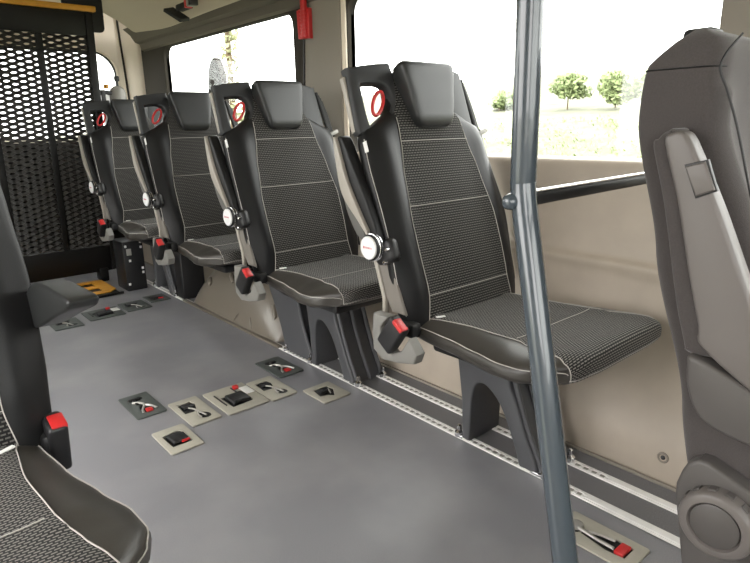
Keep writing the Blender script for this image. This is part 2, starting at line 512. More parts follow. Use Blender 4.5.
    for a, b in zip(wv, wv[1:]):
        a, b = X(a), X(b); q = [bm.verts.new(a+Vector((0, -.012, 0))), bm.verts.new(a+Vector((0, .03, 0))), bm.verts.new(b+Vector((0, .03, 0))), bm.verts.new(b+Vector((0, -.012, 0)))]
        bm.faces.new(q)
        q2 = [bm.verts.new(v.co+Vector((.003*m, 0, 0))) for v in q]; bm.faces.new(q2[::-1])
        for i in range(4): bm.faces.new((q[i], q2[i], q2[(i+1) % 4], q[(i+1) % 4]))
    bw = ob('seat_belt', bm, 'belt', root)
    bm = bmesh.new(); box(bm, X(back_pt(.295, .600, -.036)), (.05, .012, .018), .004, 2, Matrix.Rotation(R(-20), 3, 'Y'))
    ob('belt_outlet', bm, 'lgrey', root)
    # manufacturer tag on the bolster and on the cushion
    bm = bmesh.new(); box(bm, X(back_pt(-.283, .565, -.030)), (.004, .016, .034), .001, 1, Matrix.Rotation(R(-19), 3, 'X'))
    ob('side_tag', bm, 'tagw', root)
    # cushion
    us = list(range(len(CLOOP)))
    bm = bmesh.new()
    xs = [-1, -.995, -.975, -.94, -.89, -.82, -.74, -.64, -.5, -.35, -.2, 0, .2, .35, .5, .64, .74, .82, .89, .94, .975, .995, 1]
    G = [[bm.verts.new(X(cush_pt(x, *p))) for p in CLOOP] for x in xs]
    for A, B in zip(G, G[1:]):
        for k in range(len(CLOOP)):
            k2 = (k+1) % len(CLOOP); bm.faces.new((A[k], A[k2], B[k2], B[k]))
    bmesh.ops.remove_doubles(bm, verts=bm.verts, dist=1e-5)
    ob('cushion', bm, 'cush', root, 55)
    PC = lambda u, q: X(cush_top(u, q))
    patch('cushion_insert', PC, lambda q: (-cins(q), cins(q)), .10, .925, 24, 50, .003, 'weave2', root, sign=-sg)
    bm = bmesh.new()
    def off(u, q, o): return PC(u, q)+normal(PC, u, q)*(-sg)*o
    for s in (-1, 1):
        stitch(bm, [off(s*cins(q), q, .0025) for q in [.1+.825*k/44 for k in range(45)]], .0013)
        stitch(bm, [off(s*.972, q, .0012) for q in [.1+.66*k/40 for k in range(41)]], .0014)
    q0 = .70
    stitch(bm, [off(-1+2*k/40, q0, .0035) if False else off((-.93+1.86*k/40)*cins(.40), .40, .0042) for k in range(41)], .0010)
    stitch(bm, [off((-1+2*k/40)*cins(.925), .925, .002) for k in range(41)], .0012)
    ob('cushion_stitching', bm, 'stitch', root)
    bm = bmesh.new(); p = off(-cins(.22)*.97, .17, .004); box(bm, p, (.030, .010, .004), .001, 1, Matrix.Rotation(R(-25*m), 3, 'Z'))
    ob('cushion_tag', bm, 'tagw', root)
    # seat frame under the cushion
    bm = bmesh.new(); box(bm, (0, -.13, .378), (.36, .40, .04), .012, 2)
    ob('seat_pan', bm, 'black', root)
    # buckle holder
    hp = [(.175, .498), (.182, .44), (.178, .377), (.134, .352), (.06, .362), (-.005, .378), (-.018, .410), (.018, .452), (.050, .405), (.090, .384), (.140, .420), (.142, .46), (.105, .500)]
    if not arm_down: plate('buckle_holder', [hp], .040, 'hgrey', root, .007, YZ(-.318*m))
    bm = bmesh.new()
    rot = Matrix.Rotation(R(36), 3, 'X') if not arm_down else Matrix.Rotation(R(12), 3, 'X')
    c = Vector((-.342*m, .078, .452)) if not arm_down else Vector((-.278*m, .072, .447)); box(bm, c, (.038, .066, .112), .009, 3, rot)
    bk = ob('buckle', bm, 'black', root)
    bm = bmesh.new(); box(bm, c+rot@Vector((-.004*m, -.006, .051)), (.030, .046, .016), .004, 2, rot)
    rb = ob('release_button', bm, 'red', bk); rb['label'] = 'red release button'
    bm = bmesh.new()
    box(bm, (-.268*m, .085, .452), (.04, .075, .05), .012, 2)
    ob('recline_bracket', bm, 'black', root)
    # armrest and its pivot
    arm_local('armrest', root, arm_down, m)
    if arm_down: return root
    piv = Vector((-.308*m, .183, .704))
    pr = bmesh.new()
    s = -m
    box(pr, piv+Vector((.012*m, -.03, -.014)), (.044, .090, .076), .020, 4, Matrix.Rotation(R(-19), 3, 'X'))
    lathe(pr, [(0, .036), (.012*s, .041), (.030*s, .041), (.032*s, .039)], piv, 'x', 40)
    hub = ob('arm_pivot', pr, 'black', root)
    pr = bmesh.new()
    for a in (.010, .020): lathe(pr, [(a*s, .0405), ((a+.001)*s, .0432), ((a+.004)*s, .0432), ((a+.005)*s, .0405)], piv, 'x', 40)
    ob('trim_ring', pr, 'chrome', hub)
    pr = bmesh.new(); lathe(pr, [(.028*s, .035), (.036*s, .036), (.039*s, .033), (.0395*s, .001)], piv, 'x', 40)
    ob('pivot_cap', pr, 'white', hub)
    pr = bmesh.new()
    for k, (w, h) in enumerate(((.005, .008), (.003, .006), (.004, .006), (.003, .006), (.004, .006), (.003, .006), (.003, .006))):
        box(pr, piv+Vector((.0398*s, .017-.0058*k, .001)), (.0006, w*.8, h))
    ob('cap_lettering', pr, 'redtext', hub)
    for y, z in ((-.052, -.040), (-.062, .0)):
        pr = bmesh.new(); lathe(pr, [(0, .006), (.010*s, .006), (.013*s, .003)], piv+Vector((-.010*m, y, z)), 'x', 12); ob('pivot_screw', pr, 'chrome', hub)
    return root

def back_dep(xi, v):
    hw, hd = lerp_tab(BACK, v)
    f = (1-abs(xi)**3.0)**(1/3.0)
    e = edge_d(v); return e+(-.004-e)*f

def arch_pedestal(root):
    x0, x1 = -.052, .118
    outer = [(.052, 0), (.078, .30), (.085, .36), (-.30, .36), (-.16, .335)]
    outer = [(.046, 0), (.052, .15), (.074, .30), (.080, .365), (-.28, .365)]
    outer += [tuple(p)[:2] for p in spline([(-.19, .345, 0), (-.142, .28, 0), (-.175, .20, 0), (-.212, .11, 0), (-.248, .04, 0), (-.262, 0, 0)], 5)]
    inner = [(-.192, 0)] + [tuple(p)[:2] for p in spline([(-.178, .04, 0), (-.145, .12, 0), (-.105, .19, 0), (-.062, .228, 0), (-.028, .235, 0), (-.004, .215, 0), (.008, .16, 0), (.012, .06, 0)], 4)] + [(.014, 0)]
    poly = outer + inner[::1]
    ped = plate('pedestal', [poly], x1-x0, 'plast', root, .008, YZ((x0+x1)/2))
    bm = bmesh.new()     # raised ribs on the front leg
    for x in (-.035, .035, .10):
        pts = spline([(x, -.146, .30), (x, -.181, .20), (x, -.219, .11), (x, -.255, .04), (x, -.268, .004)], 6)
        tube(bm, pts, .009, 8)
    ob('pedestal_rib', bm, 'plast', root)
    for x in (-.046, .092):
        for y in (.062, -.285):
            bm = bmesh.new()
            lathe(bm, [(.006, .016), (.022, .016), (.026, .012), (.030, .008), (.046, .008), (.050, .004)], (x, y, 0), 'z', 14)
            box(bm, (x, y*.9, .010), (.026, .036, .010), .003)
            ob('rail_bolt', bm, 'chrome', root)
    return ped

def bridge_pedestal(root):
    plate('pedestal_leg', [[(.555, .004), (.55, .325), (.665, .325), (.665, .004)]], .15, 'black', root, .008, YZ(.033))
    bm = bmesh.new(); box(bm, (.033, .19, .338), (.15, .93, .026), .006)
    ob('pedestal_beam', bm, 'black', root)

def extra_leg(root):
    fl = [tuple(p)[:2] for p in spline([(.285, .004, 0), (.315, .11, 0), (.37, .23, 0), (.43, .345, 0)], 5)] + [(.18, .345)] + [tuple(p)[:2] for p in spline([(.17, .33, 0), (.145, .22, 0), (.105, .11, 0), (.05, .004, 0)], 5)]
    plate('pedestal_leg', [fl], .15, 'plast', root, .008, YZ(.033))
    bm = bmesh.new(); tube(bm, spline([(-.035, .160, .30), (-.035, .137, .20), (-.035, .095, .10), (-.035, .045, .006)], 6), .008, 8); ob('pedestal_rib', bm, 'plast', root)
    for y in (.27,):
        bm = bmesh.new(); lathe(bm, [(.006, .013), (.018, .013), (.024, .006), (.040, .006)], (-.046, y, 0), 'z', 14)
        ob('rail_bolt', bm, 'chrome', root)

def children(o): return [c for c in bpy.data.objects if c.parent == o]
def copy_tree(o, parent=None, skip=()):
    c = o.copy(); COL.objects.link(c); c.parent = parent
    for ch in children(o):
        if ch.name.split('.')[0] in skip: continue
        copy_tree(ch, c, skip)
    return c

SX, SY = 1.472, 1.154
G = 'black forward facing passenger seats'
s1 = make_seat('passenger_seat', (SX, SY, 0), 'black leather and woven fabric passenger seat nearest the camera, right behind the bent grey pole')
s1['group'] = G
ped_skip = ('pedestal', 'pedestal_rib', 'rail_bolt')
s3 = copy_tree(s1); s3.location = (SX, SY+1.823, 0)
s3['label'] = 'third black passenger seat from the pole, with the bronze grey wheel arch below it'
arch_pedestal(s1)
s2 = copy_tree(s1); s2.location = (SX, SY+.905, 0)
s2['label'] = 'second black passenger seat from the pole, beside the beige floor anchor plates'
s4 = copy_tree(s1); s4.location = (SX, SY+2.783, 0)
s4['label'] = 'rearmost and smallest looking black passenger seat, next to the mesh lift platform'
bridge_pedestal(s3); extra_leg(s2)
ls = make_seat('passenger_seat', (-.070, SY+.028, 0), 'cropped black passenger seat at the left edge with its armrest lowered', m=-1, arm_down=True)
ls['group'] = G
bm = bmesh.new(); box(bm, (0, -.1, .19), (.26, .34, .38), .02); ob('pedestal', bm, 'plast', ls)

# ------------------------------------------------------------------ driver seat (right edge)
ds = empty('front_seat', (1.14, .18, 0), 'large grey fabric front seat cropped by the right edge, with folded armrest and recliner knob', 'seat')
DO = Vector((1.14, .18, 0))
# back edge line: (y, z) world
DB = [(.30, .268, .085), (.42, .290, .085), (.64, .333, .080), (.87, .397, .072), (1.06, .442, .058), (1.14, .440, .056), (1.165, .418, .044), (1.182, .392, .026), (1.188, .378, .008)]
def dback(t, z):
    yb, hd = lerp_tab(DB, z)
    hw = .243 if z < 1.08 else .243-.035*((z-1.08)/.108)**2.5
    c, s = math.cos(t), math.sin(t)
    e = 2/8.
    xi = abs(c)**e*(1 if c >= 0 else -1); f = abs(s)**e*(1 if s >= 0 else -1)
    y = yb-hd+hd*f
    if s < 0: y -= .02*(abs(xi)**3)*max(0, 1-abs(abs(xi)-.85)*4)*(1 if z < 1.1 else .3)
    return Vector((xi*hw, y-DO.y, z))
db = closed_grid('backrest', dback, [2*PI*k/64 for k in range(64)], [.30+.888*k/60 for k in range(61)], 'dfab', ds, 60)
bm = bmesh.new()
pz = lambda x, y, z: Vector((x-DO.x, y-DO.y, z))
stitch(bm, [dback(PI*(.66+.62*k/16), 1.135)+Vector((-.0005, 0, 0)) for k in range(17)], .0013)
seam = spline([(.926, .312, 1.175), (.905, .322, 1.150), (.899, .325, 1.130), (.898, .312, 1.10), (.898, .293, 1.05), (.898, .262, .95), (.898, .225, .84), (.898, .19, .74)], 6)
stitch(bm, [pz(*p) for p in seam], .0016)
ob('backrest_seam', bm, 'black', ds)
bm = bmesh.new(); box(bm, pz(.985, .385, 1.184), (.045, .045, .020), .008, 3); ob('belt_slot', bm, 'black', ds)
def dplate(nm, pts, x0, x1, mt, bev, sm=4, par=None):
    q = [tuple(p)[:2] for p in spline([(a, b, 0) for a, b in pts], sm, True)] if sm else pts
    return plate(nm, [[(a-DO.y, b) for a, b in q]], abs(x1-x0), mt, par or ds, bev, YZ((x0+x1)/2-DO.x))
arm = dplate('armrest', [(.382, 1.028), (.376, 1.040), (.366, 1.049), (.350, 1.046), (.320, .96), (.285, .86), (.25, .76), (.285, .742), (.306, .745), (.310, .756), (.328, .816), (.359, .95)], .846, .900, 'dfab', .007)
dplate('armrest_panel', [(.361, 1.034), (.352, 1.048), (.342, 1.050), (.331, 1.043), (.311, 1.007), (.279, .944), (.242, .863), (.205, .785), (.165, .70), (.18, .695), (.279, .757), (.290, .790), (.312, .866), (.336, .958)], .834, .868, 'dplas', .006, 4, ds)
dplate('armrest_hinge_cover', [(.292, .745), (.297, .730), (.292, .695), (.276, .662), (.250, .647), (.20, .640), (.14, .64), (.14, .69), (.17, .698), (.24, .728)], .832, .885, 'dplas2', .006, 4)
latch = dplate('armrest_latch', [(.3285, 1.004), (.304, 1.012), (.288, .976), (.311, .966)], .829, .840, 'dplas', .003, 0)
dplate('latch_gap', [(.3305, 1.0065), (.302, 1.0145), (.286, .9745), (.3115, .963)], .8325, .840, 'black', .001, 0)
br = dplate('side_bracket', [(.297, .545), (.291, .560), (.276, .573), (.262, .574), (.212, .556), (.06, .51), (-.02, .50), (-.02, .22), (.24, .22), (.262, .30), (.279, .38), (.302, .50), (.303, .52)], .868, .905, 'dplas2', .006, 0)
bm = bmesh.new()
lathe(bm, [(0, .052), (-.018, .052), (-.024, .049), (-.026, .046), (-.026, .037), (-.022, .0355), (-.020, .034), (-.020, .001)], pz(.868, .236, .492), 'x', 56)
kb = ob('recliner_knob', bm, 'dplas', ds)
bm = bmesh.new(); lathe(bm, [(-.015, .0335), (-.0235, .0335), (-.0248, .031), (-.0252, .001)], pz(.868, .236, .492), 'x', 48); ob('knob_cap', bm, 'dplas2', kb)
bm = bmesh.new()
for k in range(14):
    t = 2*PI*k/14
    box(bm, pz(.859, .236+.0525*math.cos(t), .492+.0525*math.sin(t)), (.014, .012, .003), .001, 1, Matrix.Rotation(t+PI/2, 3, 'X'))
ob('knob_grip', bm, 'dplas2', kb)
bm = bmesh.new(); box(bm, pz(1.14, -.02, .43), (.48, .50, .13), .05, 4); ob('cushion', bm, 'dfab', ds)
bm = bmesh.new(); box(bm, pz(1.14, .02, .19), (.38, .40, .37), .02, 2); ob('pedestal', bm, 'black', ds)

# ------------------------------------------------------------------ grab pole and guard rail
gp = empty('grab_pole', (.70, .30, 0), 'bent grey metal grab pole standing in front of the nearest seat', 'pole')
PO = Vector((.70, .30, 0))
PB_ = Vector((.797, .558, .955))
low = Vector((.735, .392, .335))
dirn = (low-PB_); t0 = -PB_.z/dirn.z
foot = PB_+dirn*t0
pts = [foot, PB_+dirn*.62, PB_+dirn*.12, PB_+dirn*.05]+[PB_+Vector((0, 0, .012))]+[PB_+Vector((-.001, 0, .06)), Vector((.790, .556, 1.35)), Vector((.785, .556, 1.93))]
pts = pts[:2]+spline(pts[1:], 6)[1:]
bm = bmesh.new(); tube(bm, [p-PO for p in pts], .0205, 24); ob('pole_tube', bm, 'pole', gp)
bm = bmesh.new(); lathe(bm, [(.0, .055), (.008, .055), (.012, .03)], foot-PO, 'z', 24); ob('floor_flange', bm, 'pole', gp)
bm = bmesh.new(); lathe(bm, [(-.030, .004), (-.028, .009), (-.024, .012), (-.016, .0135), (.01, .0135)], PB_-PO+Vector((-.004, .008, -.012)), 'x', 20); ob('clamp_boss', bm, 'pole', gp)

gr = empty('guard_rail', (.81, .555, .945), 'thin black rail with bright top edge running from the pole to the wall', 'rail')
a = Vector((.81, .556, .955)); b = Vector((1.86, .60, .948))
L_ = (b-a).length; ang = math.atan2(b.y-a.y, b.x-a.x)
bm = bmesh.new(); box(bm, (L_/2, 0, 0), (L_, .022, .021), .006, 3, None); o = ob('rail_bar', bm, 'rubber', gr); o.rotation_euler = (0, 0, ang)
bm = bmesh.new(); box(bm, (L_/2, 0, .0115), (L_, .016, .004), .0015, 1); o = ob('bright_edge', bm, 'chrome', gr); o.rotation_euler = (0, 0, ang)

# ------------------------------------------------------------------ van shell
Y0, Y1 = -1.7, 5.1
bm = bmesh.new(); box(bm, (.62, (Y0+Y1)/2, -.03), (2.5, Y1-Y0, .06)); struct(ob('floor', bm, 'floor'))
bm = bmesh.new(); box(bm, (1.547, 2.0, .0015), (.205, 6.2, .003)); struct(ob('trim_1', bm, 'floor2'))
bm = bmesh.new(); box(bm, (1.652, 2.0, .006), (.012, 6.2, .012), .003); struct(ob('baseboard_right', bm, 'pillar'))

# lower wall panels: profile swept along y
LP = [(1.660, 0), (1.668, .10), (1.690, .17), (1.735, .26), (1.790, .36), (1.815, .44), (1.823, .56), (1.818, .60), (1.822, .615), (1.838, .64), (1.850, .75), (1.852, .86), (1.854, .905), (1.860, .930), (1.875, .940), (1.92, .942)]
def sweep_y(bm, prof, y0, y1, thick, sgn=1):
    A = [bm.verts.new((x, y0, z)) for x, z in prof]; B = [bm.verts.new((x, y1, z)) for x, z in prof]
    C = [bm.verts.new((x+thick, y0, z)) for x, z in prof]; D = [bm.verts.new((x+thick, y1, z)) for x, z in prof]
    n = len(prof)
    for k in range(n-1):
        bm.faces.new((A[k], A[k+1], B[k+1], B[k])); bm.faces.new((C[k+1], C[k], D[k], D[k+1]))
        bm.faces.new((A[k+1], A[k], C[k], C[k+1])); bm.faces.new((B[k], B[k+1], D[k+1], D[k]))
    bm.faces.new((A[0], B[0], D[0], C[0])); bm.faces.new((A[-1], C[-1], D[-1], B[-1]))
pr2 = [tuple(p)[:2] for p in spline([(a, b, 0) for a, b in LP], 4)]
bm = bmesh.new(); sweep_y(bm, pr2, Y0, Y1, .05); struct(ob('wall_right', bm, 'beige', None, 40))

def win(i, y0, y1, z0=.935, z1=1.645, r=.075, x=1.895):
    root = plate('window_%d' % i, [rrect(y0-.014, z0-.014, y1+.014, z1+.014, r+.01), rrect(y0, z0, y1, z1, r)], .03, 'rubber', None, .004, YZ(x+.005))
    struct(root)
    plate('window_pane', [rrect(y0-.012, z0-.012, y1+.012, z1+.012, r)], .005, 'glass', root, 0, YZ(x+.012))
    return root
# upper wall with the openings
W1 = (.69, 2.33); W2 = (2.79, 4.52); W0 = (-1.25, .48)
up = plate('wall_right_upper', [[(Y0, .90), (Y1, .90), (Y1, 1.76), (Y0, 1.76)]]+[rrect(a, .935, b, 1.645, .075) for a, b in (W0, W1, W2)], .05, 'taupe', None, .006, YZ(1.89))
up.name = 'trim_2'; struct(up)
win(1, *W1); win(2, *W2); win(3, *W0)
# lighter pillar cover between the two windows, with a seam
pc = plate('trim_3', [[(2.365, .95), (2.365, 1.70), (2.64, 1.70), (2.70, .95)]], .03, 'pillar', None, .008, YZ(1.862)); struct(pc)
pc = plate('trim_4', [rrect(2.335, .95, 2.372, 1.68, .012)], .03, 'cream', None, .006, YZ(1.872)); struct(pc)
bm = bmesh.new(); tube(bm, [(1.846, 2.648, 1.70), (1.846, 2.705, .95)], .004, 8); struct(ob('trim_5', bm, 'rubber'))
pc = plate('trim_6', [[(.535, .95), (.535, 1.70), (.685, 1.70), (.685, .95)]], .03, 'pillar', None, .008, YZ(1.862)); struct(pc)
pc = plate('trim_7', [[(.40, .95), (.40, 1.70), (.528, 1.70), (.528, .95)]], .03, 'cream', None, .008, YZ(1.862)); struct(pc)
# moulding line above the windows
bm = bmesh.new(); sweep_y(bm, [(1.868, 1.648), (1.845, 1.660), (1.835, 1.700), (1.800, 1.712), (1.770, 1.76), (1.72, 1.80)], 2.34, 4.88, .03); struct(ob('trim_8', bm, 'band', None, 25))
bm = bmesh.new(); sweep_y(bm, [(1.868, 1.648), (1.85, 1.68), (1.78, 1.74), (1.72, 1.80)], Y0, 2.34, .03); struct(ob('trim_9', bm, 'pillar', None, 25))
# ceiling with its lower side panels
bm = bmesh.new()
cp = [(-.56, 1.70), (-.50, 1.76), (-.38, 1.86), (-.2, 1.93), (.2, 1.96), (.65, 1.965), (1.15, 1.95), (1.45, 1.90), (1.62, 1.82), (1.715, 1.735), (1.735, 1.73)]
N = 40
ys = [Y0+(4.66-Y0)*k/N for k in range(N+1)]
def cz(y, z, x):
    if x > 1.68:      # the edge of the lining rises a little towards the front and at the rear end
        return z+.02*max(0, (3.2-y)/3)+.05*max(0, (y-4.1)/1.0)-.015*math.exp(-((y-4.1)/.5)**2)
    return z
Gc = [[bm.verts.new((x, y, cz(y, z, x))) for x, z in cp] for y in ys]
Gd = [[bm.verts.new((x, y, cz(y, z, x)+.03)) for x, z in cp] for y in ys]
for GA, fl in ((Gc, 0), (Gd, 1)):
    for A, B in zip(GA, GA[1:]):
        for k in range(len(cp)-1):
            bm.faces.new((A[k], A[k+1], B[k+1], B[k]))
for A, B, C_, D_ in zip(Gc, Gc[1:], Gd, Gd[1:]):
    bm.faces.new((A[-1], B[-1], D_[-1], C_[-1])); bm.faces.new((A[0], C_[0], D_[0], B[0]))
for A, C_ in ((Gc[0], Gd[0]), (Gc[-1], Gd[-1])):
    for k in range(len(cp)-1): bm.faces.new((A[k], A[k+1], C_[k+1], C_[k]))
struct(ob('ceiling', bm, 'ceil', None, 50))
bm = bmesh.new(); box(bm, (.65, (Y0+Y1)/2, 2.03), (2.6, Y1-Y0, .02)); struct(ob('roof', bm, 'out'))
bpy.data.objects['roof'].name = 'ceiling_outer'
# left wall: open sliding door beside the front seats, then windows
lw = plate('wall_left', [[(Y0, -.02), (Y1, -.02), (Y1, 1.80), (Y0, 1.80)], rrect(.55, .02, 2.25, 1.68, .06), rrect(-1.4, .9, -.35, 1.62, .06), rrect(2.45, .93, 3.3, 1.64, .06), rrect(3.4, .93, 4.7, 1.64, .06)], .05, 'beige', None, .004, YZ(-.56)); struct(lw)
def lwin(i, y0, y1):
    root = plate('window_%d' % i, [rrect(y0-.01, .92, y1+.01, 1.65, .07), rrect(y0, .93, y1, 1.64, .06)], .03, 'rubber', None, .003, YZ(-.56)); struct(root)
    plate('window_pane', [rrect(y0-.005, .925, y1+.005, 1.645, .06)], .005, 'glass', root, 0, YZ(-.565))
lwin(4, 2.45, 3.3); lwin(5, 3.4, 4.7)
# front end with windscreen
fw = plate('wall_front', [[(-.58, 0), (1.92, 0), (1.92, 1.80), (-.58, 1.80)], rrect(-.45, .85, 1.78, 1.7, .1)], .05, 'taupe', None, .004, XZ(Y0)); struct(fw)
wsr = plate('window_6', [rrect(-.46, .84, 1.79, 1.71, .1), rrect(-.44, .86, 1.77, 1.69, .1)], .03, 'rubber', None, .003, XZ(Y0)); struct(wsr)
plate('window_pane', [rrect(-.45, .85, 1.78, 1.70, .1)], .005, 'glass', wsr, 0, XZ(Y0-.01))
# rear doors
RW = [rrect(.72, 1.0, 1.70, 1.655, .17, 10), rrect(-.36, 1.0, .62, 1.655, .17, 10)]
rw = plate('wall_rear', [[(-.58, 0), (1.92, 0), (1.92, 2.02), (-.58, 2.02)]]+RW, .06, 'cream', None, .02, XZ(Y1)); struct(rw)
for i, p in enumerate(RW):
    x0 = min(q[0] for q in p); x1 = max(q[0] for q in p)
    root = plate('window_%d' % (7+i), [rrect(x0-.01, .99, x1+.01, 1.665, .175, 10), rrect(x0+.008, 1.008, x1-.008, 1.647, .165, 10)], .03, 'rubber', None, .003, XZ(Y1)); struct(root)
    plate('window_pane', [rrect(x0, 1.0, x1, 1.655, .17, 10)], .005, 'glass', root, 0, XZ(Y1+.01))
bm = bmesh.new(); box(bm, (.65, 5.06, .5), (2.2, .02, .96), .005); struct(ob('trim_10', bm, 'grille'))
# cream corner pillar at the rear right
bm = bmesh.new(); vsx = [(1.70, 5.08), (1.76, 5.05), (1.80, 5.0), (1.835, 4.955), (1.86, 4.94), (1.90, 4.94), (1.90, 5.10), (1.70, 5.10)]
A = [bm.verts.new((x, y, .9)) for x, y in vsx]; B = [bm.verts.new((x, y, 1.98)) for x, y in vsx]
bm.faces.new(A[::-1]); bm.faces.new(B)
for k in range(8): bm.faces.new((A[k], A[(k+1) % 8], B[(k+1) % 8], B[k]))
struct(ob('trim_11', bm, 'cream'))
bm = bmesh.new(); tube(bm, [(1.742, 5.055, 1.98), (1.762, 5.042, 1.3), (1.762, 5.042, .95)], .008, 8); struct(ob('trim_12', bm, 'taupe'))
# exterior shell edge so the wall has a thickness at the open door
# screw recess on the lower wall
sc = empty('wall_screw', (1.667, .625, .085), 'small recessed screw cap low on the beige wall panel', 'screw')
bm = bmesh.new(); lathe(bm, [(.004, .017), (-.003, .017), (-.005, .014), (-.003, .011), (.0, .010), (.002, .004)], (0, 0, 0), 'x', 24); ob('washer', bm, 'pillar', sc)
bm = bmesh.new(); lathe(bm, [(.004, .007), (-.002, .007), (-.004, .004)], (0, 0, 0), 'x', 16); ob('screw_head', bm, 'black', sc)

# ------------------------------------------------------------------ floor rails
def rail(x, label):
    root = empty('floor_rail', (x, 0, 0), label, 'rail', 'seat rails in the floor')
    bm = bmesh.new()
    prof = [(-.019, .003), (-.019, .005), (-.0165, .005), (-.0165, .0062), (-.0085, .0062), (-.0085, .0035), (.0085, .0035), (.0085, .0062), (.0165, .0062), (.0165, .005), (.019, .005), (.019, .003)]
    y0, y1 = .1, 4.3
    A = [bm.verts.new((a, y0, z)) for a, z in prof]; B = [bm.verts.new((a, y1, z)) for a, z in prof]
    for k in range(len(prof)): 
        k2 = (k+1) % len(prof); bm.faces.new((A[k], A[k2], B[k2], B[k]))
    bm.faces.new(A[::-1]); bm.faces.new(B)
    ob('rail_channel', bm, 'alu', root, 20)
    bm = bmesh.new(); box(bm, (0, 2.5, .0037), (.013, 3.5, .0012)); ob('rail_slot', bm, 'lgrey', root)
    # scalloped slot lips
    bm = bmesh.new(); n = int((4.25-.74)/.014)
    for k in range(n):
        y = .74+.014*k
        if k % 2 == 0:
            for s in (-1, 1): box(bm, (s*.0072, y, .0066), (.0115, .0125, .0030), .0012, 1)
        else:
            for s in (-1, 1): box(bm, (s*.0125, y, .0060), (.006, .012, .0016))
    ob('slot_lip', bm, 'alu2', root, 30)
    bm = bmesh.new(); box(bm, (0, .42, .0068), (.020, .63, .0025), .001, 1); ob('slot_cover', bm, 'alu', root)
    return root
rail(1.432, 'bright aluminium seat rail on the aisle side of the floor')
rail(1.5645, 'bright aluminium seat rail closest to the beige wall')

